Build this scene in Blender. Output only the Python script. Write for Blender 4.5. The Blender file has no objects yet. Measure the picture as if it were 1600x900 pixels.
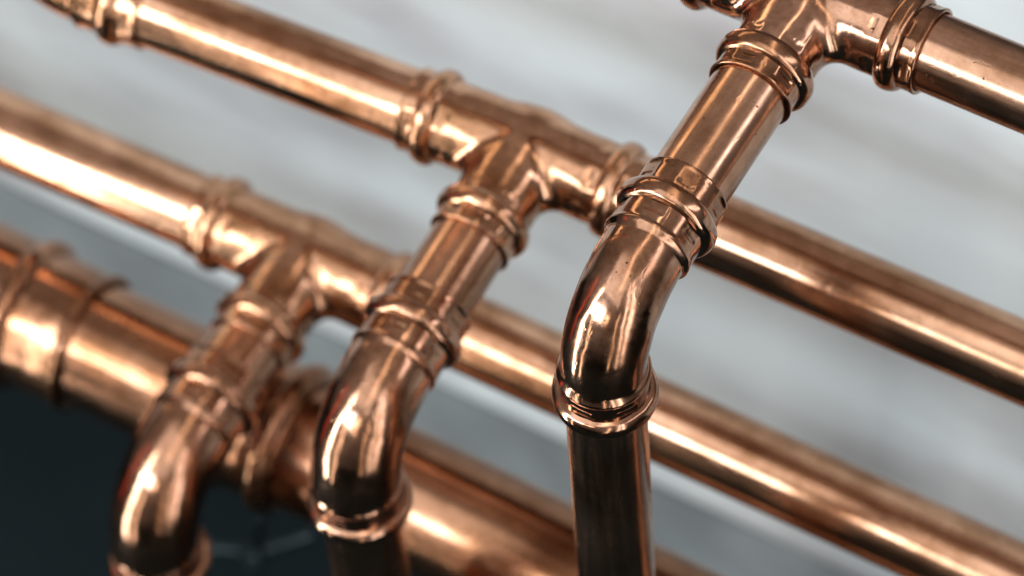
import bpy, math, random
import numpy as np
from mathutils import Matrix, Vector, noise

random.seed(7)
MM = 0.001
LIFT = 1.33                      # height of the camera above the floor, metres

# ------------------------------------------------------------------ camera
scene = bpy.context.scene
col = scene.collection
RIGHT = Vector((0.86752194, 0.49688731, -0.02255392))
UP = Vector((-0.39206864, 0.71101347, 0.58373112))
FWD = Vector((-0.30608473, 0.49755687, -0.81163372))
cam_data = bpy.data.cameras.new('camera')
cam_data.sensor_width = 36.0
cam_data.lens = 6401.74 / 1600 * 36.0
cam_data.clip_start = 0.05
cam_data.clip_end = 100
cam_data.dof.use_dof = True
cam_data.dof.focus_distance = 1.012
cam_data.dof.aperture_fstop = 10.5
cam = bpy.data.objects.new('camera', cam_data)
col.objects.link(cam)
cam.matrix_world = Matrix((
    (RIGHT.x, UP.x, -FWD.x, 0), (RIGHT.y, UP.y, -FWD.y, 0),
    (RIGHT.z, UP.z, -FWD.z, LIFT), (0, 0, 0, 1)))
scene.camera = cam

# ------------------------------------------------------------------ render
scene.view_settings.view_transform = 'Standard'
scene.view_settings.look = 'None'
scene.view_settings.exposure = 0.40
scene.view_settings.gamma = 1.0
scene.cycles.use_denoising = True
scene.cycles.max_bounces = 10
scene.cycles.glossy_bounces = 8
scene.cycles.sample_clamp_indirect = 6.0

# ------------------------------------------------------------------ room light
world = bpy.data.worlds.new('World')
scene.world = world
world.use_nodes = True
wn = world.node_tree.nodes
wl = world.node_tree.links
bg = wn['Background']
bg.inputs['Strength'].default_value = 1.0
# an indoor surround: dim near the floor and the horizon, lighter towards the ceiling
w_tc = wn.new('ShaderNodeTexCoord')
w_sep = wn.new('ShaderNodeSeparateXYZ')
w_rmp = wn.new('ShaderNodeValToRGB')
wl.new(w_tc.outputs['Generated'], w_sep.inputs[0])
wl.new(w_sep.outputs['Z'], w_rmp.inputs['Fac'])
wl.new(w_rmp.outputs['Color'], bg.inputs['Color'])
w_rmp.color_ramp.elements[0].position = 0.02
w_rmp.color_ramp.elements[0].color = (0.075, 0.072, 0.072, 1)
w_rmp.color_ramp.elements[1].position = 0.85
w_rmp.color_ramp.elements[1].color = (0.33, 0.285, 0.265, 1)

AIM = Vector((-0.30, 0.54, LIFT - 0.87))

def lamp(name, direction, dist, sx, sy, radiance, colour, roll=0.0):
    """A rectangular soft lamp; radiance is what a mirror would show of it."""
    ld = bpy.data.lights.new(name, 'AREA')
    ld.shape = 'RECTANGLE'
    ld.size = sx
    ld.size_y = sy
    ld.energy = radiance * math.pi * sx * sy
    ld.color = colour
    o = bpy.data.objects.new(name, ld)
    col.objects.link(o)
    d = Vector(direction).normalized()
    o.location = AIM + d * dist
    q = d.to_track_quat('Z', 'Y')
    o.rotation_euler = (q.to_matrix() @ Matrix.Rotation(roll, 3, 'Z')).to_euler()
    return o

def strip(name, centre, half_len, height, elev_tilt, radiance, colour):
    """A long lamp parallel to the headers."""
    ld = bpy.data.lights.new(name, 'AREA')
    ld.shape = 'RECTANGLE'
    ld.size = half_len * 2
    ld.size_y = height
    ld.energy = radiance * math.pi * half_len * 2 * height
    ld.color = colour
    o = bpy.data.objects.new(name, ld)
    col.objects.link(o)
    o.location = centre
    d = (Vector(centre) - AIM)
    d.x = 0
    d.normalize()
    q = d.to_track_quat('Z', 'Y')
    o.rotation_euler = q.to_euler()
    return o

# two long soft lamps end to end in front of the pipes, a gap between them
strip('window_lamp', (-1.09, -0.78, 1.26), 0.56, 0.32, 0, 11.0, (0.84, 0.92, 1.0))
strip('warm_lamp', (-0.32, -0.78, 1.22), 0.14, 0.15, 0, 6.0, (1.0, 0.86, 0.70))

def tube(name, a, b, width, radiance, colour):
    """A tube-like rectangular lamp from a to b, facing the pipes."""
    a, b = Vector(a), Vector(b)
    ln = (b - a).length
    ld = bpy.data.lights.new(name, 'AREA')
    ld.shape = 'RECTANGLE'
    ld.size = width
    ld.size_y = ln
    ld.energy = radiance * math.pi * width * ln
    ld.color = colour
    o = bpy.data.objects.new(name, ld)
    col.objects.link(o)
    y = (b - a).normalized()
    mid = (a + b) / 2
    z = mid - AIM
    z = (z - y * z.dot(y)).normalized()
    x = y.cross(z)
    o.matrix_world = Matrix(((x.x, y.x, z.x, mid.x), (x.y, y.y, z.y, mid.y), (x.z, y.z, z.z, mid.z), (0, 0, 0, 1)))
    return o

lamp('soft_overhead_fill', (-0.10, -0.48, 0.85), 1.7, 1.7, 1.0, 1.2, (0.95, 0.98, 1.0))  # broad fill added overhead to brighten the wall
tube('tall_left_lamp', (-0.80, 0.04, 0.02), (-0.80, 0.04, 1.05), 0.06, 16.0, (1.0, 0.98, 0.94))
tube('tall_right_fill', (0.74, -0.44, 0.03), (0.74, -0.34, 2.35), 0.09, 6.0, (0.95, 0.97, 1.0))  # side fill added to light the wall past the headers
tube('tall_right_fill', (0.94, -0.22, 0.03), (0.94, -0.12, 2.35), 0.16, 5.5, (0.92, 0.94, 1.0))  # second half of the added side fill, split for thinner streaks
tube('added_front_strip', (0.42, -0.72, 0.03), (0.42, -0.66, 1.30), 0.035, 6.0, (1.0, 0.86, 0.70))  # added strip, only there to draw a thin streak on the elbows
tube('added_left_strip', (-0.66, -0.16, 0.02), (-0.66, -0.16, 1.0), 0.022, 8.0, (1.0, 0.88, 0.74))  # thin neighbour of the left lamp, added for another elbow streak
tube('cool_ceiling_lamp', (0.62, 0.30, 1.44), (1.22, 1.75, 1.44), 0.20, 4.5, (0.94, 0.92, 1.0))
tube('middle_ceiling_lamp', (-0.12, -0.55, 1.85), (-0.15, 1.9, 1.75), 0.11, 3.4, (1.0, 0.84, 0.66))
tube('left_back_lamp', (-1.9, 0.9, 1.0), (-1.3, 1.9, 1.25), 0.22, 2.6, (1.0, 0.74, 0.46))
tube('added_red_strip', (-1.35, 0.12, 0.02), (-1.35, 0.14, 1.0), 0.10, 0.7, (1.0, 0.12, 0.06))  # added light in place of an unseen red object, tints the elbows' left edges

# ------------------------------------------------------------------ materials
def new_mat(name):
    m = bpy.data.materials.new(name)
    m.use_nodes = True
    nt = m.node_tree
    return m, nt, nt.nodes['Principled BSDF']

def add(nt, kind, **kw):
    n = nt.nodes.new(kind)
    for k, v in kw.items():
        setattr(n, k, v)
    return n

def ramp(nt, src, stops):
    r = add(nt, 'ShaderNodeValToRGB')
    e = r.color_ramp.elements
    while len(e) < len(stops):
        e.new(0.5)
    for el, (p, c) in zip(e, stops):
        el.position = p
        el.color = c if len(c) == 4 else (*c, 1)
    nt.links.new(src, r.inputs['Fac'])
    return r

def g(v):
    return (v, v, v, 1)

def copper(name, base, dark, rough, seed, streak=True, patina=0.5, bump=1.0):
    m, nt, p = new_mat(name)
    L = nt.links
    p.inputs['Metallic'].default_value = 1.0
    tc = add(nt, 'ShaderNodeTexCoord')
    geo = tc.outputs['Object']
    off = add(nt, 'ShaderNodeMapping')
    off.inputs['Location'].default_value = (seed * 0.37, seed * 0.11, seed * 0.23)
    L.new(geo, off.inputs['Vector'])
    # long drawn streaks run along local z
    st = add(nt, 'ShaderNodeMapping')
    st.inputs['Scale'].default_value = (1, 1, 0.06 if streak else 0.6)
    L.new(off.outputs[0], st.inputs['Vector'])
    n1 = add(nt, 'ShaderNodeTexNoise')
    n1.inputs['Scale'].default_value = 420
    n1.inputs['Detail'].default_value = 5
    n1.inputs['Roughness'].default_value = 0.65
    L.new(st.outputs[0], n1.inputs['Vector'])
    # patches of brown tarnish
    n2 = add(nt, 'ShaderNodeTexNoise')
    n2.inputs['Scale'].default_value = 62
    n2.inputs['Detail'].default_value = 6
    n2.inputs['Roughness'].default_value = 0.6
    n2.inputs['Distortion'].default_value = 0.4
    st2 = add(nt, 'ShaderNodeMapping')
    st2.inputs['Scale'].default_value = (1, 1, 0.45)
    L.new(off.outputs[0], st2.inputs['Vector'])
    L.new(st2.outputs[0], n2.inputs['Vector'])
    r2 = ramp(nt, n2.outputs['Fac'], [(0.42, g(0)), (0.68, g(1))])
    # fine pits and specks
    n3 = add(nt, 'ShaderNodeTexVoronoi')
    n3.inputs['Scale'].default_value = 330
    n3.inputs['Randomness'].default_value = 1.0
    L.new(off.outputs[0], n3.inputs['Vector'])
    r3 = ramp(nt, n3.outputs['Distance'], [(0.05, g(1)), (0.12, g(0))])
    n3m = add(nt, 'ShaderNodeTexNoise')
    n3m.inputs['Scale'].default_value = 90
    L.new(off.outputs[0], n3m.inputs['Vector'])
    r3m = ramp(nt, n3m.outputs['Fac'], [(0.47, g(0)), (0.58, g(1))])
    pit = add(nt, 'ShaderNodeMath', operation='MULTIPLY')
    L.new(r3.outputs['Color'], pit.inputs[0])
    L.new(r3m.outputs['Color'], pit.inputs[1])
    # colour
    mix = add(nt, 'ShaderNodeMix', data_type='RGBA')
    mix.inputs['A'].default_value = (*base, 1)
    mix.inputs['B'].default_value = (*dark, 1)
    pf = add(nt, 'ShaderNodeMath', operation='MULTIPLY')
    pf.inputs[1].default_value = patina
    L.new(r2.outputs['Color'], pf.inputs[0])
    L.new(pf.outputs[0], mix.inputs['Factor'])
    mix2 = add(nt, 'ShaderNodeMix', data_type='RGBA')
    mix2.inputs['B'].default_value = (0.10, 0.045, 0.02, 1)
    L.new(mix.outputs['Result'], mix2.inputs['A'])
    L.new(pit.outputs[0], mix2.inputs['Factor'])
    # drawn streaks and thin dark scratches in the colour
    stk = ramp(nt, n1.outputs['Fac'], [(0.25, (0.74, 0.72, 0.70)), (0.5, (1, 1, 1)), (0.8, (1.12, 1.10, 1.08))])
    ms = add(nt, 'ShaderNodeMix', data_type='RGBA', blend_type='MULTIPLY')
    ms.inputs['Factor'].default_value = 1.0
    L.new(mix2.outputs['Result'], ms.inputs['A'])
    L.new(stk.outputs['Color'], ms.inputs['B'])
    big = add(nt, 'ShaderNodeTexNoise')
    big.inputs['Scale'].default_value = 19
    big.inputs['Detail'].default_value = 7
    big.inputs['Roughness'].default_value = 0.7
    L.new(off.outputs[0], big.inputs['Vector'])
    bigr = ramp(nt, big.outputs['Fac'], [(0.38, (0.50, 0.41, 0.33)), (0.58, (1, 1, 1))])
    mb = add(nt, 'ShaderNodeMix', data_type='RGBA', blend_type='MULTIPLY')
    mb.inputs['Factor'].default_value = 0.95
    L.new(ms.outputs['Result'], mb.inputs['A'])
    L.new(bigr.outputs['Color'], mb.inputs['B'])
    L.new(mb.outputs['Result'], p.inputs['Base Color'])
    # roughness
    rr = ramp(nt, n1.outputs['Fac'], [(0.3, g(rough * 0.75)), (0.7, g(rough * 1.35))])
    ra = add(nt, 'ShaderNodeMath', operation='MULTIPLY_ADD')
    ra.inputs[1].default_value = 0.10
    L.new(r2.outputs['Color'], ra.inputs[0])
    L.new(rr.outputs['Color'], ra.inputs[2])
    L.new(ra.outputs[0], p.inputs['Roughness'])
    # relief: streaks, fingertip-scale unevenness, pits
    b1 = add(nt, 'ShaderNodeBump')
    b1.inputs['Strength'].default_value = 0.5 * bump
    b1.inputs['Distance'].default_value = 0.00003
    L.new(n1.outputs['Fac'], b1.inputs['Height'])
    # hairline scratches
    sm = add(nt, 'ShaderNodeMapping')
    sm.inputs['Rotation'].default_value = (0.3, 0.5, 0.2)
    sm.inputs['Scale'].default_value = (1, 0.12, 0.5)
    L.new(off.outputs[0], sm.inputs['Vector'])
    sn = add(nt, 'ShaderNodeTexNoise')
    sn.inputs['Scale'].default_value = 500
    sn.inputs['Detail'].default_value = 2
    L.new(sm.outputs[0], sn.inputs['Vector'])
    sr = ramp(nt, sn.outputs['Fac'], [(0.60, g(0)), (0.66, g(1))])
    b3 = add(nt, 'ShaderNodeBump')
    b3.inputs['Strength'].default_value = 0.45 * bump
    b3.inputs['Distance'].default_value = 0.00003
    b3.invert = True
    L.new(sr.outputs['Color'], b3.inputs['Height'])
    L.new(b1.outputs['Normal'], b3.inputs['Normal'])
    b2 = add(nt, 'ShaderNodeBump')
    b2.inputs['Strength'].default_value = 0.7 * bump
    b2.inputs['Distance'].default_value = 0.0001
    b2.invert = True
    L.new(pit.outputs[0], b2.inputs['Height'])
    L.new(b3.outputs['Normal'], b2.inputs['Normal'])
    L.new(b2.outputs['Normal'], p.inputs['Normal'])
    return m

M_FIT = copper('copper_fitting', (0.63, 0.378, 0.260), (0.30, 0.150, 0.08), 0.12, 1, streak=False, patina=0.75)
M_PIPE = copper('copper_pipe', (0.61, 0.365, 0.243), (0.28, 0.150, 0.080), 0.18, 2, patina=0.6)
M_FITB = copper('copper_fitting_tarnished', (0.61, 0.352, 0.220), (0.28, 0.135, 0.06), 0.14, 5, streak=False, patina=0.7)
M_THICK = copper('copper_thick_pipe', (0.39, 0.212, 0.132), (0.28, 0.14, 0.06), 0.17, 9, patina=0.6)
M_HEAD = copper('copper_header_pipe', (0.62, 0.366, 0.237), (0.30, 0.155, 0.075), 0.14, 4, patina=0.6)

def wall_paint():
    m, nt, p = new_mat('wall_paint')
    L = nt.links
    tc = add(nt, 'ShaderNodeTexCoord')
    mp = add(nt, 'ShaderNodeMapping')
    mp.inputs['Scale'].default_value = (1, 1, 3.2)
    L.new(tc.outputs['Object'], mp.inputs['Vector'])
    n = add(nt, 'ShaderNodeTexNoise')
    n.inputs['Scale'].default_value = 7
    n.inputs['Detail'].default_value = 4
    L.new(mp.outputs[0], n.inputs['Vector'])
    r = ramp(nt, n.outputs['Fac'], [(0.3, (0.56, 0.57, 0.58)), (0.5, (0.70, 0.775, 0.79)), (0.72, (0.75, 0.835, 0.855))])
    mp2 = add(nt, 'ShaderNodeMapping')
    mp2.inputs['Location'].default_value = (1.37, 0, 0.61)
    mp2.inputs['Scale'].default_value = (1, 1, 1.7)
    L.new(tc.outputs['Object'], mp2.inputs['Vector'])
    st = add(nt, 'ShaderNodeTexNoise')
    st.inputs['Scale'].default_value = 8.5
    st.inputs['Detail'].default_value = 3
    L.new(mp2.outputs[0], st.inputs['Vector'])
    sr = ramp(nt, st.outputs['Fac'], [(0.48, (1, 1, 1)), (0.70, (0.77, 0.75, 0.77))])  # purple-grey blotches painted into the wall to echo the pipes' shadow bands
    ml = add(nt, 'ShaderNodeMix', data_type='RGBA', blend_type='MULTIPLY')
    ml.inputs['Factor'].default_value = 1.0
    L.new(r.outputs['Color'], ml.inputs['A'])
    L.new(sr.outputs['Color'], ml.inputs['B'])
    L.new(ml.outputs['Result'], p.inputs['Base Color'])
    p.inputs['Roughness'].default_value = 0.42
    n2 = add(nt, 'ShaderNodeTexNoise')
    n2.inputs['Scale'].default_value = 260
    L.new(tc.outputs['Object'], n2.inputs['Vector'])
    b = add(nt, 'ShaderNodeBump')
    b.inputs['Strength'].default_value = 0.2
    b.inputs['Distance'].default_value = 0.0005
    L.new(n2.outputs['Fac'], b.inputs['Height'])
    L.new(b.outputs['Normal'], p.inputs['Normal'])
    return m

def plain(name, colr, rough, metal=0.0, var=0.15, scale=30):
    m, nt, p = new_mat(name)
    tc = add(nt, 'ShaderNodeTexCoord')
    n = add(nt, 'ShaderNodeTexNoise')
    n.inputs['Scale'].default_value = scale
    n.inputs['Detail'].default_value = 5
    nt.links.new(tc.outputs['Object'], n.inputs['Vector'])
    lo = tuple(c * (1 - var) for c in colr)
    hi = tuple(c * (1 + var) for c in colr)
    r = ramp(nt, n.outputs['Fac'], [(0.3, lo), (0.7, hi)])
    nt.links.new(r.outputs['Color'], p.inputs['Base Color'])
    p.inputs['Roughness'].default_value = rough
    p.inputs['Metallic'].default_value = metal
    return m

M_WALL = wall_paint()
M_SKIRT = plain('skirting_paint', (0.23, 0.262, 0.272), 0.4)
M_FLOOR = plain('dark_floor', (0.006, 0.011, 0.013), 0.95, scale=8)
M_FLOOR.node_tree.nodes['Principled BSDF'].inputs['Specular IOR Level'].default_value = 0.1
M_STEEL = plain('dull_steel', (0.02, 0.03, 0.034), 0.35, metal=0.9)

# ------------------------------------------------------------------ object helpers
def link(name, me, m, parent=None, mat=None):
    o = bpy.data.objects.new(name, me)
    col.objects.link(o)
    if m is not None and not me.materials:
        me.materials.append(m)
    if parent is not None:
        o.parent = parent
    if mat is not None:
        o.matrix_local = mat
    return o

def tag(o, label, cat, group=None):
    o['label'] = label
    o['category'] = cat
    if group:
        o['group'] = group
    return o

def thing(name, loc, label, cat, group=None):
    o = bpy.data.objects.new(name, None)
    o.empty_display_size = 0.01
    col.objects.link(o)
    o.location = loc
    return tag(o, label, cat, group)

def frame(origin, axis, spin=0.0, hint=(0, 0, 1)):
    """Matrix with local z along axis."""
    z = Vector(axis).normalized()
    h = Vector(hint)
    if abs(z.dot(h)) > 0.95:
        h = Vector((1, 0, 0))
    x = h.cross(z).normalized()
    y = z.cross(x)
    m = Matrix((
        (x.x, y.x, z.x, origin[0]), (x.y, y.y, z.y, origin[1]),
        (x.z, y.z, z.z, origin[2]), (0, 0, 0, 1)))
    return m @ Matrix.Rotation(spin, 4, 'Z')

def grid_mesh(name, rings, closed_u=True):
    """rings: (n_ring, n_seg, 3) in mm -> smooth mesh in metres."""
    rings = np.asarray(rings, dtype=float) * MM
    nr, ns, _ = rings.shape
    v = rings.reshape(-1, 3)
    i = np.arange(nr - 1)[:, None] * ns
    j = np.arange(ns)[None, :]
    j2 = (j + 1) % ns
    f = np.stack([i + j, i + j2, i + ns + j2, i + ns + j], axis=-1).reshape(-1, 4)
    me = bpy.data.meshes.new(name)
    me.from_pydata(v.tolist(), [], f.tolist())
    me.shade_smooth()
    me.update()
    return me

def hexflat(th, depth=0.035):
    """1 on the rounded corners, down to 1-depth on six pressed flats."""
    a = (th + math.pi / 6) % (math.pi / 3) - math.pi / 6
    return np.minimum(1.0, (1 - depth) / np.cos(a))

def sstep(a, b, x):
    t = np.clip((x - a) / (b - a), 0, 1)
    return t * t * (3 - 2 * t)

def wob(p, scale, amp, seed=0.0):
    out = np.empty(len(p))
    for k, q in enumerate(p):
        out[k] = noise.noise(Vector((q[0] / scale + seed, q[1] / scale - seed * 1.7, q[2] / scale + seed * 0.6)))
    return out * amp

def revolve(name, prof, nseg=128, hexw=None, dents=None, amp=0.0, seed=0.0, step=0.35, wscale=5.0):
    """prof: list of (s, r) in mm, resampled. hexw(s)->0..1 flattening weight. dents: list of s positions."""
    pts = []
    for (s0, r0), (s1, r1) in zip(prof[:-1], prof[1:]):
        n = max(1, int(math.hypot(s1 - s0, r1 - r0) / step))
        for k in range(n):
            t = k / n
            pts.append((s0 + (s1 - s0) * t, r0 + (r1 - r0) * t))
    pts.append(prof[-1])
    th = np.linspace(0, 2 * math.pi, nseg, endpoint=False)
    rings = []
    for s, r in pts:
        rr = np.full(nseg, r)
        if hexw is not None:
            w = hexw(s)
            rr = rr * (1 - w + w * hexflat(th))
        if dents:
            a = (th + math.pi / 6) % (math.pi / 3) - math.pi / 6
            for sd, wd in dents:
                inside = (1 - sstep(wd / r * 0.42, wd / r * 0.5, np.abs(a))) * (1 - sstep(0.35, 0.6, abs(s - sd)))
                rr = rr - 0.2 * inside
        ring = np.stack([rr * np.cos(th), rr * np.sin(th), np.full(nseg, s)], axis=1)
        if amp:
            w = wob(ring, wscale, amp, seed)
            rr = rr + w
            ring = np.stack([rr * np.cos(th), rr * np.sin(th), np.full(nseg, s)], axis=1)
        rings.append(ring)
    return grid_mesh(name, rings)

def arc_prof(centre, r0, height, half, n=14):
    """A rounded ridge between centre-half and centre+half rising height above r0."""
    out = []
    for k in range(n + 1):
        t = -1 + 2 * k / n
        out.append((centre + half * t, r0 + height * (1 - abs(t) ** 2.3) ** 0.62))
    return out

# ---- the socket of a press fitting; local z from the mouth (0) inwards, for an 10.6 mm pipe radius
def make_socket(sc, bead_at, seed, small_mouth=False, ex=0.0):
    R = 10.6 * sc
    ro = R + 1.05 + ex                                  # outer radius of the socket wall
    m0 = bead_at - (3.2 if small_mouth else bead_at)
    prof = [(m0 + 2.5, R + 0.12), (m0 + 0.4, R + 0.14), (m0 + 0.08, R + 0.28), (m0, R + 0.55), (m0 + 0.05, ro + 0.02), (m0 + 0.35, ro + 0.18),
            (m0 + 1.0, ro + 0.14), (m0 + 1.8, ro)]
    if not small_mouth:
        prof += [(bead_at - 4.0, ro), (bead_at - 3.0, ro + 0.05)]
    prof += [(bead_at - 2.6, ro + 0.25)]
    hw = lambda s: float(sstep(m0 + 0.2, m0 + 1.6, s))
    collar = revolve('collar', prof, hexw=hw, dents=None if small_mouth else [(bead_at * 0.52, 4.6)], amp=0.09, seed=seed, step=0.3)
    ridge = arc_prof(bead_at, ro - 0.1, 2.15, 3.2)
    bead = revolve('bead', ridge, hexw=lambda s: 0.22, amp=0.16, seed=seed + 3.1, step=0.25, wscale=4.0)
    return collar, bead, ro

SOCK = {}
def socket(sc, bead_at, small=False, variant=0, ex=0.0):
    k = (round(sc, 3), bead_at, small, variant, ex)
    if k not in SOCK:
        SOCK[k] = make_socket(sc, bead_at, 1.7 + variant * 5.3, small, ex)
    return SOCK[k]

def put_socket(parent, origin_mm, axis_in, sc, mouth, bead, material, spin=0.0, small=False, variant=0, ex=0.0):
    """origin: centre of fitting (local mm); axis_in points from the mouth towards the centre;
    mouth / bead: distances from the centre."""
    collar, ridge, ro = socket(sc, round(mouth - bead, 2), small, variant, ex)
    a = Vector(axis_in).normalized()
    o = (Vector(origin_mm) - a * mouth) * MM
    mt = frame(o, a, spin)
    link('collar', collar, material, parent, mt)
    link('bead', ridge, material, parent, mt)
    return ro

# ---- elbow body: sleeves, end bumps and the bent tube, one continuous sweep
def elbow_body(name, d_in, d_out, bead_in, bead_out, sc, seed, ex=0.0):
    """Path arrives along d_in, leaves along d_out, corner at 0; starts bead_in before, ends bead_out after (mm)."""
    d_in = Vector(d_in).normalized()
    d_out = Vector(d_out).normalized()
    ang = d_in.angle(d_out)
    T = 22.6 * sc                                   # tangent length
    Rb = T / math.tan(ang / 2)
    nrm = d_in.cross(d_out).normalized()
    inward = nrm.cross(d_in).normalized()
    centre = -d_in * T + inward * Rb
    path = []                                       # (pos, tangent, s)
    s = 0.0
    n = int((bead_in - T) / 0.35)
    L1 = bead_in - T
    for k in range(n):
        path.append((-d_in * (bead_in - L1 * k / n), d_in, L1 * k / n))
    arc = ang * Rb
    n2 = 90
    for k in range(n2):
        a = ang * k / n2
        rot = Matrix.Rotation(a, 3, nrm)
        path.append((centre + rot @ (-inward * Rb), rot @ d_in, L1 + arc * k / n2))
    L2 = bead_out - T
    n = int(L2 / 0.35)
    for k in range(n + 1):
        path.append((d_out * (T + L2 * k / n), d_out, L1 + arc + L2 * k / n))
    total = L1 + arc + L2
    R = 10.6 * sc
    ro = R + 1.05 + ex
    rt = R + 0.3 + 1.7 * ex
    nseg = 144
    th = np.linspace(0, 2 * math.pi, nseg, endpoint=False)
    am = (th + math.pi / 6) % (math.pi / 3) - math.pi / 6
    rings = []
    for pos, tan, s in path:
        e = min(s, total - s)
        L = L1 if s < total / 2 else L2
        bump = 0.42 * math.exp(-((e - (L - 0.6)) / 0.8) ** 2)
        k = float(sstep(L - 0.4, L + 1.6, e))
        r = ro * (1 - k) + rt * k + bump
        hw = 0.9 * (1 - float(sstep(2.2, 6.5, e)))
        rr = r * (1 - hw + hw * hexflat(th))
        # press jaws leave a short stamped step on every flat
        ins = (1 - sstep(0.20, 0.24, np.abs(am))) * (1 - sstep(0.5, 0.75, abs(e - 4.6)))
        rr = rr - 0.3 * ins
        zx = tan.cross(nrm).normalized()
        zx = np.array(zx)
        ny = np.array(nrm)
        # tube flattens slightly where it is bent
        fl = float(sstep(L1, L1 + 8, s) * (1 - sstep(L1 + arc - 8, L1 + arc, s)))
        rr2 = rr * (1 - 0.018 * fl * np.cos(2 * th))
        ring = np.array(pos)[None, :] + rr2[:, None] * (np.cos(th)[:, None] * zx + np.sin(th)[:, None] * ny)
        nz = wob(ring, 6.0, 0.13, seed) + wob(ring, 2.2, 0.02, seed + 9)
        rings.append(ring + nz[:, None] * (np.cos(th)[:, None] * zx + np.sin(th)[:, None] * ny))
    return grid_mesh(name, rings)

# ---- tee body: two tubes joined by a smooth saddle, found as an implicit surface
def tee_body(name, dL, dR, dB, aL, aR, b, sc, seed, k=4.4):
    R = 10.6 * sc + 1.0
    dL, dR, dB = [np.array(Vector(v).normalized()) for v in (dL, dR, dB)]
    ax = (dR - dL)
    ax /= np.linalg.norm(ax)
    by = dB - ax * dB.dot(ax)
    by /= np.linalg.norm(by)
    cz = np.cross(ax, by)
    B = np.stack([ax, by, cz])                      # rows: local axes
    L_ = B @ dL
    R_ = B @ dR
    B_ = B @ dB
    def tube(P, d, r, w0, w1, fade):
        t = P @ d
        q = P - t[:, None] * d
        rad = np.linalg.norm(q, axis=1)
        u = np.cross(d, np.array([0.0, 0.0, 1.0]))
        u /= np.linalg.norm(u)
        v = np.cross(d, u)
        th = np.arctan2(q @ v, q @ u)
        w = 0.5 * sstep(w0, w1, t)
        am = (th + math.pi / 6) % (math.pi / 3) - math.pi / 6
        rr = r * (1 - w + w * hexflat(th))
        rr = rr - 0.2 * (1 - sstep(0.20, 0.25, np.abs(am))) * (1 - sstep(0.5, 0.8, np.abs(t - (w1 - 1.2))))
        return t, rad - rr
    def F(P):
        tr, fr = tube(P, R_, R, aR - 9, aR - 5, 0)
        tl, fl = tube(P, L_, R, aL - 9, aL - 5, 0)
        run = np.where(P[:, 0] > 0, fr, fl)
        mixw = sstep(-4, 4, P[:, 0])
        run = fr * mixw + fl * (1 - mixw)
        tb, fb = tube(P, B_, R, b - 7, b - 4, 0)
        fb = np.where(tb < 0, np.sqrt(np.maximum(fb + R, 0) ** 2 + tb ** 2) - R, fb)
        # the crease is rounded at the sides and dies out on the flat top and bottom
        kk = np.maximum(0.5, k * 1.5 * (1 - np.clip(P[:, 2] / R, -1, 1) ** 2))
        h = np.clip(0.5 + 0.5 * (run - fb) / kk, 0, 1)
        return run * (1 - h) + fb * h - kk * h * (1 - h)
    hstep = 0.62
    x0, x1 = -(aL - 1.2), aR - 1.2
    xs = np.arange(x0, x1 + hstep * 0.5, (x1 - x0) / round((x1 - x0) / hstep))
    ys = np.arange(-(R + 2), b - 1.2 + 1e-6, hstep)
    ys = np.linspace(-(R + 2), b - 1.2, len(ys))
    zs = np.arange(-(R + 2), R + 2, hstep)
    X, Y, Z = np.meshgrid(xs, ys, zs, indexing='ij')
    P = np.stack([X.ravel(), Y.ravel(), Z.ravel()], 1)
    V = F(P).reshape(X.shape)
    S = V < 0
    nx, ny, nz = S.shape
    c = np.zeros((nx - 1, ny - 1, nz - 1), int)
    for a in (0, 1):
        for b_ in (0, 1):
            for d in (0, 1):
                c += S[a:nx - 1 + a, b_:ny - 1 + b_, d:nz - 1 + d]
    act = (c > 0) & (c < 8)
    idx = -np.ones(act.shape, int)
    idx[act] = np.arange(act.sum())
    ii = np.argwhere(act)
    VP = np.stack([xs[ii[:, 0]] + (xs[1] - xs[0]) / 2, ys[ii[:, 1]] + (ys[1] - ys[0]) / 2, zs[ii[:, 2]] + hstep / 2], 1)
    e = 1e-3
    def grad(Q):
        G = np.stack([(F(Q + np.array(v) * e) - F(Q - np.array(v) * e)) / (2 * e) for v in ((1, 0, 0), (0, 1, 0), (0, 0, 1))], 1)
        return G
    for it in range(4):
        G = grad(VP)
        f = F(VP)
        VP = VP - G * (f / np.maximum((G * G).sum(1), 1e-6))[:, None]
    faces = []
    # an edge whose ends differ in sign makes one quad out of its four cells
    for axn in range(3):
        sh = [slice(None)] * 3
        A = S.take(range(0, S.shape[axn] - 1), axn)
        Bq = S.take(range(1, S.shape[axn]), axn)
        ed = np.argwhere(A != Bq)
        o1, o2 = [q for q in range(3) if q != axn]
        for p in ed:
            if p[o1] < 1 or p[o2] < 1 or p[o1] >= S.shape[o1] - 1 or p[o2] >= S.shape[o2] - 1:
                continue
            q = []
            for (u, v) in ((-1, -1), (0, -1), (0, 0), (-1, 0)):
                r = list(p)
                r[o1] += u
                r[o2] += v
                q.append(idx[tuple(r)])
            flip = bool(S[tuple(p)])
            if axn == 1:
                flip = not flip
            faces.append(q if flip else q[::-1])
    nz_ = wob(VP, 6.5, 0.16, seed) + wob(VP, 2.2, 0.02, seed + 4)
    G = grad(VP)
    G /= np.linalg.norm(G, axis=1)[:, None]
    VP = VP + G * nz_[:, None]
    W = (VP @ B) * MM
    me = bpy.data.meshes.new(name)
    me.from_pydata(W.tolist(), [], faces)
    me.shade_smooth()
    me.update()
    return me

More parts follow.
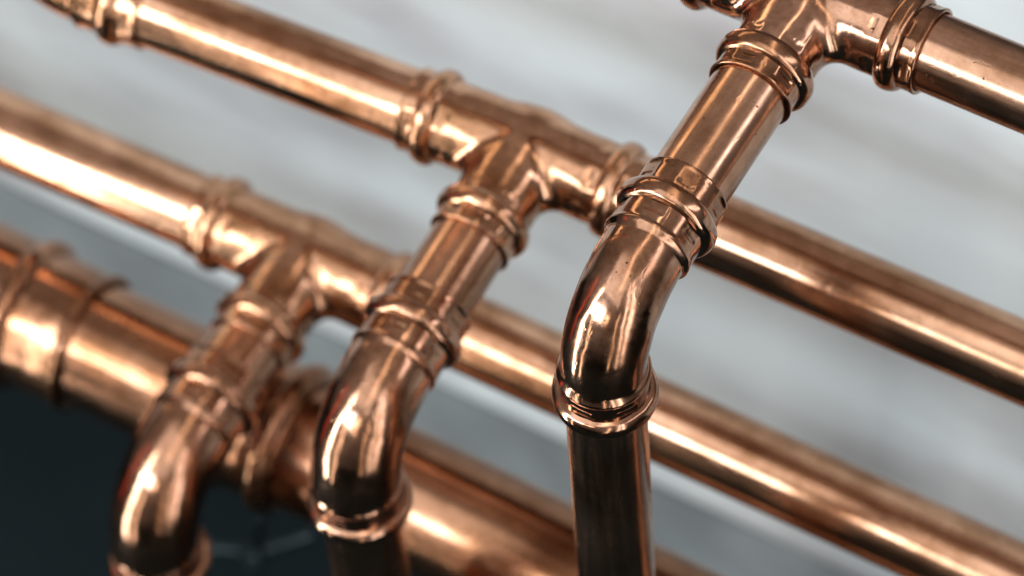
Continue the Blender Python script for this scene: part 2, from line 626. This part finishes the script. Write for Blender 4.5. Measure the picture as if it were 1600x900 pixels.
# ------------------------------------------------------------------ measured layout (mm, camera at 0)
def V(*a):
    return Vector(a)
UPV = V(0, 0, LIFT / MM)
T1 = V(-284.56, 614.34, -813.43) + UPV
C1 = V(-286.10, 506.02, -820.51) + UPV
T2 = V(-366.27, 606.77, -918.91) + UPV
C2 = V(-365.10, 505.87, -928.20) + UPV
T3 = V(-441.67, 599.48, -1012.29) + UPV
C3 = V(-442.90, 507.69, -1019.97) + UPV
T4 = V(-421.17, 567.59, -1062.73) + UPV
H1 = V(0.9995, -0.0160, 0.0262)
H2 = V(0.9996, 0.0243, -0.0174)
H3 = V(1.0, -0.0028, 0.0059)
H4 = V(0.9998, -0.0053, -0.0171)
L2 = V(0.9984, 0.0556, 0.0055)
L3 = V(0.9997, 0.0126, 0.0189)
L4 = V(0.9998, 0.0032, -0.0176)
RS = V(0.0197, 0.0265, -0.9995)
S1 = (C1 - T1).normalized()
S2 = (C2 - T2).normalized()
S3 = (C3 - T3).normalized()

# ------------------------------------------------------------------ the setting
def box(name, x0, x1, y0, y1, z0, z1, m):
    v = [(x, y, z) for x in (x0, x1) for y in (y0, y1) for z in (z0, z1)]
    f = [(0, 1, 3, 2), (4, 6, 7, 5), (0, 4, 5, 1), (2, 3, 7, 6), (0, 2, 6, 4), (1, 5, 7, 3)]
    me = bpy.data.meshes.new(name)
    me.from_pydata(v, [], f)
    o = link(name, me, m)
    o['kind'] = 'structure'
    return o

WALL_Y = 0.70
box('floor', -6, 6, -5, 3, -0.02, 0.0, M_FLOOR)

def extrude_x(name, prof, x0, x1, m):
    """A closed outline in y, z drawn out along x."""
    n = len(prof)
    v = [(x0, y, z) for y, z in prof] + [(x1, y, z) for y, z in prof]
    f = [(i, (i + 1) % n, n + (i + 1) % n, n + i) for i in range(n)]
    f += [tuple(range(n))[::-1], tuple(range(n, 2 * n))]
    me = bpy.data.meshes.new(name)
    me.from_pydata(v, [], f)
    o = link(name, me, m)
    o['kind'] = 'structure'
    return o

# the pale wall panel; its foot is rounded back above a darker skirting
foot = [(WALL_Y, 0.47), (WALL_Y, 0.115)]
RC = 0.03
foot += [(WALL_Y + RC - RC * math.cos(t), 0.115 - RC * math.sin(t)) for t in [math.radians(a) for a in range(5, 91, 5)]]
foot += [(WALL_Y + 0.12, 0.085), (WALL_Y + 0.12, 0.47)]
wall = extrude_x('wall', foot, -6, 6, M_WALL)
box('skirting_board', -6, 6, WALL_Y + 0.012, WALL_Y + 0.115, 0.0, 0.084, M_SKIRT)

# ------------------------------------------------------------------ pipes
def pipe(a_mm, b_mm, r, m, label, group, name='copper_pipe', seed=0.0, amp=0.02):
    a = Vector(a_mm)
    b = Vector(b_mm)
    L = (b - a).length
    n = max(8, int(L / 4))
    rings = []
    th = np.linspace(0, 2 * math.pi, 128, endpoint=False)
    for k in range(n + 1):
        s = L * k / n
        ring = np.stack([r * np.cos(th), r * np.sin(th), np.full(128, s)], 1)
        w = wob(ring * np.array([1, 1, 0.25]), 9, amp, seed)
        rings.append(np.stack([(r + w) * np.cos(th), (r + w) * np.sin(th), np.full(128, s)], 1))
    # cut ends: wall thickness 1 mm
    inner = [np.stack([(r - 1) * np.cos(th), (r - 1) * np.sin(th), np.full(128, s)], 1) for s in (L, 0)]
    rings = [inner[1]] + rings + [inner[0]]
    me = grid_mesh(name, rings)
    o = link(name, me, m)
    o.matrix_world = frame(a * MM, b - a, seed)
    return tag(o, label, 'pipe', group)

GH = 'copper header pipes along the wall'
GS = 'short pipes between tee and elbow'
GR = 'copper pipes going down from the elbows'
RP = 10.6
SC2, SC3 = 1.06, 1.145
pipe(T1 + H1 * 20, T1 + H1 * 210, RP * 0.985, M_PIPE, 'copper pipe leaving the sharp tee towards the top right corner', GH, seed=0.3)
pipe(T1 - H1 * 20, T1 - H1 * 180, RP, M_PIPE, 'short visible end of copper pipe at the top edge, left of the sharp tee', GH, seed=1.1)
pipe(T2 + H2 * 20, T2 + H2 * 320, RP * SC2, M_HEAD, 'copper pipe running right from behind the sharpest elbow', GH, seed=2.2)
pipe(T2 - L2 * 20, T2 - L2 * 148, RP * SC2, M_HEAD, 'blurred copper pipe across the top left, leading to the middle tee', GH, seed=3.3)
pipe(T3 + H3 * 20, T3 + H3 * 350, RP * SC3, M_HEAD, 'copper pipe crossing behind the sharpest down pipe to the lower right corner', GH, seed=4.4)
pipe(T3 - L3 * 20, T3 - L3 * 260, RP * SC3, M_HEAD, 'blurred copper pipe from the left edge to the lowest tee', GH, seed=5.5)
for Tt, Cc, Sd, kk, lab, sd in ((T1, C1, S1, 1.0, 'short sharp copper pipe between the top right tee and its elbow', 6.1),
                            (T2, C2, S2, SC2, 'short copper pipe between the middle tee and its elbow', 7.2),
                            (T3, C3, S3, SC3 * 0.985, 'very short blurred copper pipe between the lowest tee and its elbow', 8.3)):
    pipe(Tt + Sd * 18, Cc - Sd * 26, RP * kk, M_PIPE, lab, GS, seed=sd)
for Cc, kk, lab, sd in ((C1, 1.0, 'dark copper pipe going down from the sharpest elbow', 9.4),
                    (C2, SC2, 'copper pipe going down from the middle elbow at the bottom edge', 10.5),
                    (C3, SC3 * 0.985, 'copper pipe under the leftmost elbow, almost hidden below the bottom edge', 11.6)):
    pipe(Cc + RS * 26, Cc + RS * ((Cc.z - 4) / 0.9995), RP * 0.985 * kk, M_PIPE, lab, GR, seed=sd)
RB = 20.7
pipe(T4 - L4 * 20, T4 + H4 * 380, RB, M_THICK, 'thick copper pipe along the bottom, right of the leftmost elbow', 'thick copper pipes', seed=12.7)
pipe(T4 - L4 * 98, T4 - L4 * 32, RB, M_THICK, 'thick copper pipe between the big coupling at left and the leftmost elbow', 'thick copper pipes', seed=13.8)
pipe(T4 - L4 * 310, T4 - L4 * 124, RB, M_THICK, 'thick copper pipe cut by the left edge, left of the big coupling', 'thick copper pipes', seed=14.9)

# ------------------------------------------------------------------ tees
def tee(P, HL, HR, SB, sc, label, m, aL, aR, b, seed, spins):
    t = thing('tee_fitting', P * MM, label, 'pipe tee', 'copper press tees')
    link('body', tee_body('tee_body', -HL, HR, SB, aL, aR, b, sc, seed), m, t)
    put_socket(t, (0, 0, 0), -HR, sc, aR + 7.8, aR, m, spins[0], variant=0)
    put_socket(t, (0, 0, 0), HL, sc, aL + 7.8, aL, m, spins[1], variant=1)
    put_socket(t, (0, 0, 0), -SB, sc, b + 8.2, b, m, spins[2], variant=2)
    return t
tee(T1, H1, H1, S1, 1.0, 'sharp copper tee at the top edge, branch pointing down left', M_FIT, 29.5, 27.2, 24.6, 2.0, (0.2, 0.5, 0.3))
tee(T2, L2, H2, S2, SC2, 'slightly blurred copper tee in the upper middle, right end touching the sharp elbow', M_FITB, 28.8, 28.8, 26.1, 5.0, (0.1, 0.4, 0.0))
tee(T3, L3, H3, S3, SC3, 'blurred tarnished copper tee left of centre, above the thick pipe', M_FITB, 30.2, 30.2, 27.3, 8.0, (0.3, 0.2, 0.5))

# ------------------------------------------------------------------ elbows
def elbow(P, d_in, d_out, label, m, seed, sc=1.0, bi=33.1, bo=33.1, small=True, spins=(0, 0), ex=0.0):
    t = thing('elbow_fitting', P * MM, label, 'pipe elbow', 'copper press elbows')
    link('body', elbow_body('elbow_body', d_in, d_out, bi - 1.2, bo - 1.2, sc, seed, ex), m, t)
    put_socket(t, (0, 0, 0), d_in, sc, bi + 10.0, bi, m, spins[0], variant=3, ex=ex)
    put_socket(t, (0, 0, 0), -Vector(d_out), sc, bo + 9.0, bo, m, spins[1], small=small, variant=4, ex=ex)
    return t
elbow(C1, S1, RS, 'sharpest copper elbow, right of centre, turning the pipe straight down', M_FIT, 3.0, spins=(0.25, 0.1))
elbow(C2, S2, RS, 'copper elbow at lower centre, second from the left, with bright streaks', M_FIT, 6.6, sc=SC2, bi=35.1, bo=35.1, ex=0.55, spins=(0.5, 0.3))
elbow(C3, S3, RS, 'blurred copper elbow in the lower left corner, in front of the thick pipe', M_FIT, 9.9, sc=SC3, bi=36.7, bo=36.7, ex=0.6, spins=(0.0, 0.5))
FE = T2 - L2 * (131.7 + 35.1)
elbow(FE, -L2, V(0, 0, 1), 'far blurred copper elbow cut by the top left corner', M_FITB, 12.0, sc=SC2, bi=35.1, bo=35.1, small=False, spins=(0.2, 0.4))
pipe(FE + V(0, 0, 26), FE + V(0, 0, 420), RP * SC2, M_HEAD, 'copper pipe rising out of the frame above the far top left elbow', GH, seed=15.3)

# ------------------------------------------------------------------ big couplings on the thick pipe
def coupling(P, axis, half, bead, label, seed, lipr=0.9):
    """half: mouth distance from centre; bead: bead distance from centre."""
    t = thing('pipe_coupling', P * MM, label, 'pipe coupling', 'copper couplings on the thick pipe')
    R = RB
    ro = R + 2.0
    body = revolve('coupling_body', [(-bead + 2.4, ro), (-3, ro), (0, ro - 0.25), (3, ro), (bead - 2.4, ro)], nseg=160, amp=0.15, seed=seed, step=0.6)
    link('body', body, M_THICK, t, frame((0, 0, 0), axis))
    for sgn in (-1, 1):
        a = Vector(axis) * -sgn
        d = half - bead
        col_ = revolve('coupling_collar', [(3, R + 0.15), (0.2, R + 0.2), (0, R + 0.6), (0.1, ro + lipr * 0.6), (0.8, ro + lipr), (2.0, ro + lipr * 0.8), (3.2, ro), (d - 3, ro), (d - 2.0, ro + 0.5)],
                       nseg=160, amp=0.12, seed=seed + sgn, step=0.5)
        bd = revolve('coupling_bead', arc_prof(d, ro - 0.1, 3.0, 3.8), nseg=160, amp=0.15, seed=seed + 2 * sgn, step=0.4)
        mt = frame(Vector(axis) * (sgn * half) * MM, a)
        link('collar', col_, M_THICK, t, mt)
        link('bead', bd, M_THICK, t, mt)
    return t
coupling(T4 - L4 * 130, L4, 45.8, 21.8, 'big blurred copper coupling at the left edge with a raised bead', 21.0)
coupling(T4 - L4 * 21, L4, 14.6, 9.9, 'short copper coupling on the thick pipe, half hidden behind the leftmost elbow', 25.0, 0.3)

# ------------------------------------------------------------------ steel bracket under the thick pipe
def rod_mesh(name, r, L, nseg=20):
    return revolve(name, [(0, 0.01), (0, r * 0.8), (0.4, r), (L - 0.4, r), (L, r * 0.8), (L, 0.01)], nseg=nseg, step=6)
bp = V(-485, 609, -1228) + UPV
br = thing('pipe_bracket', bp * MM, 'dark steel bracket in the shadow between the two lower left elbows', 'bracket')
link('rod', rod_mesh('rod', 2.2, 24), M_STEEL, br, frame((0, 0, 0), (-1, -0.35, -0.1)))
link('rod', rod_mesh('rod', 1.8, 26), M_STEEL, br, frame((0, 0, 0), (0.75, 0.35, 0.55)))
link('rod', rod_mesh('rod', 1.8, 22), M_STEEL, br, frame((0, 0, 0), (0.0, 0.3, 1)))
nutp = [(0, 0.01), (0, 3.6), (0.8, 4.2), (3.6, 4.2), (4.4, 3.6), (4.4, 2)]
link('nut', revolve('nut', nutp, nseg=36, hexw=lambda s: 1.0, step=0.5), M_STEEL, br, frame(Vector((0, -0.004, 0)), (0.2, 0.9, -0.4)))
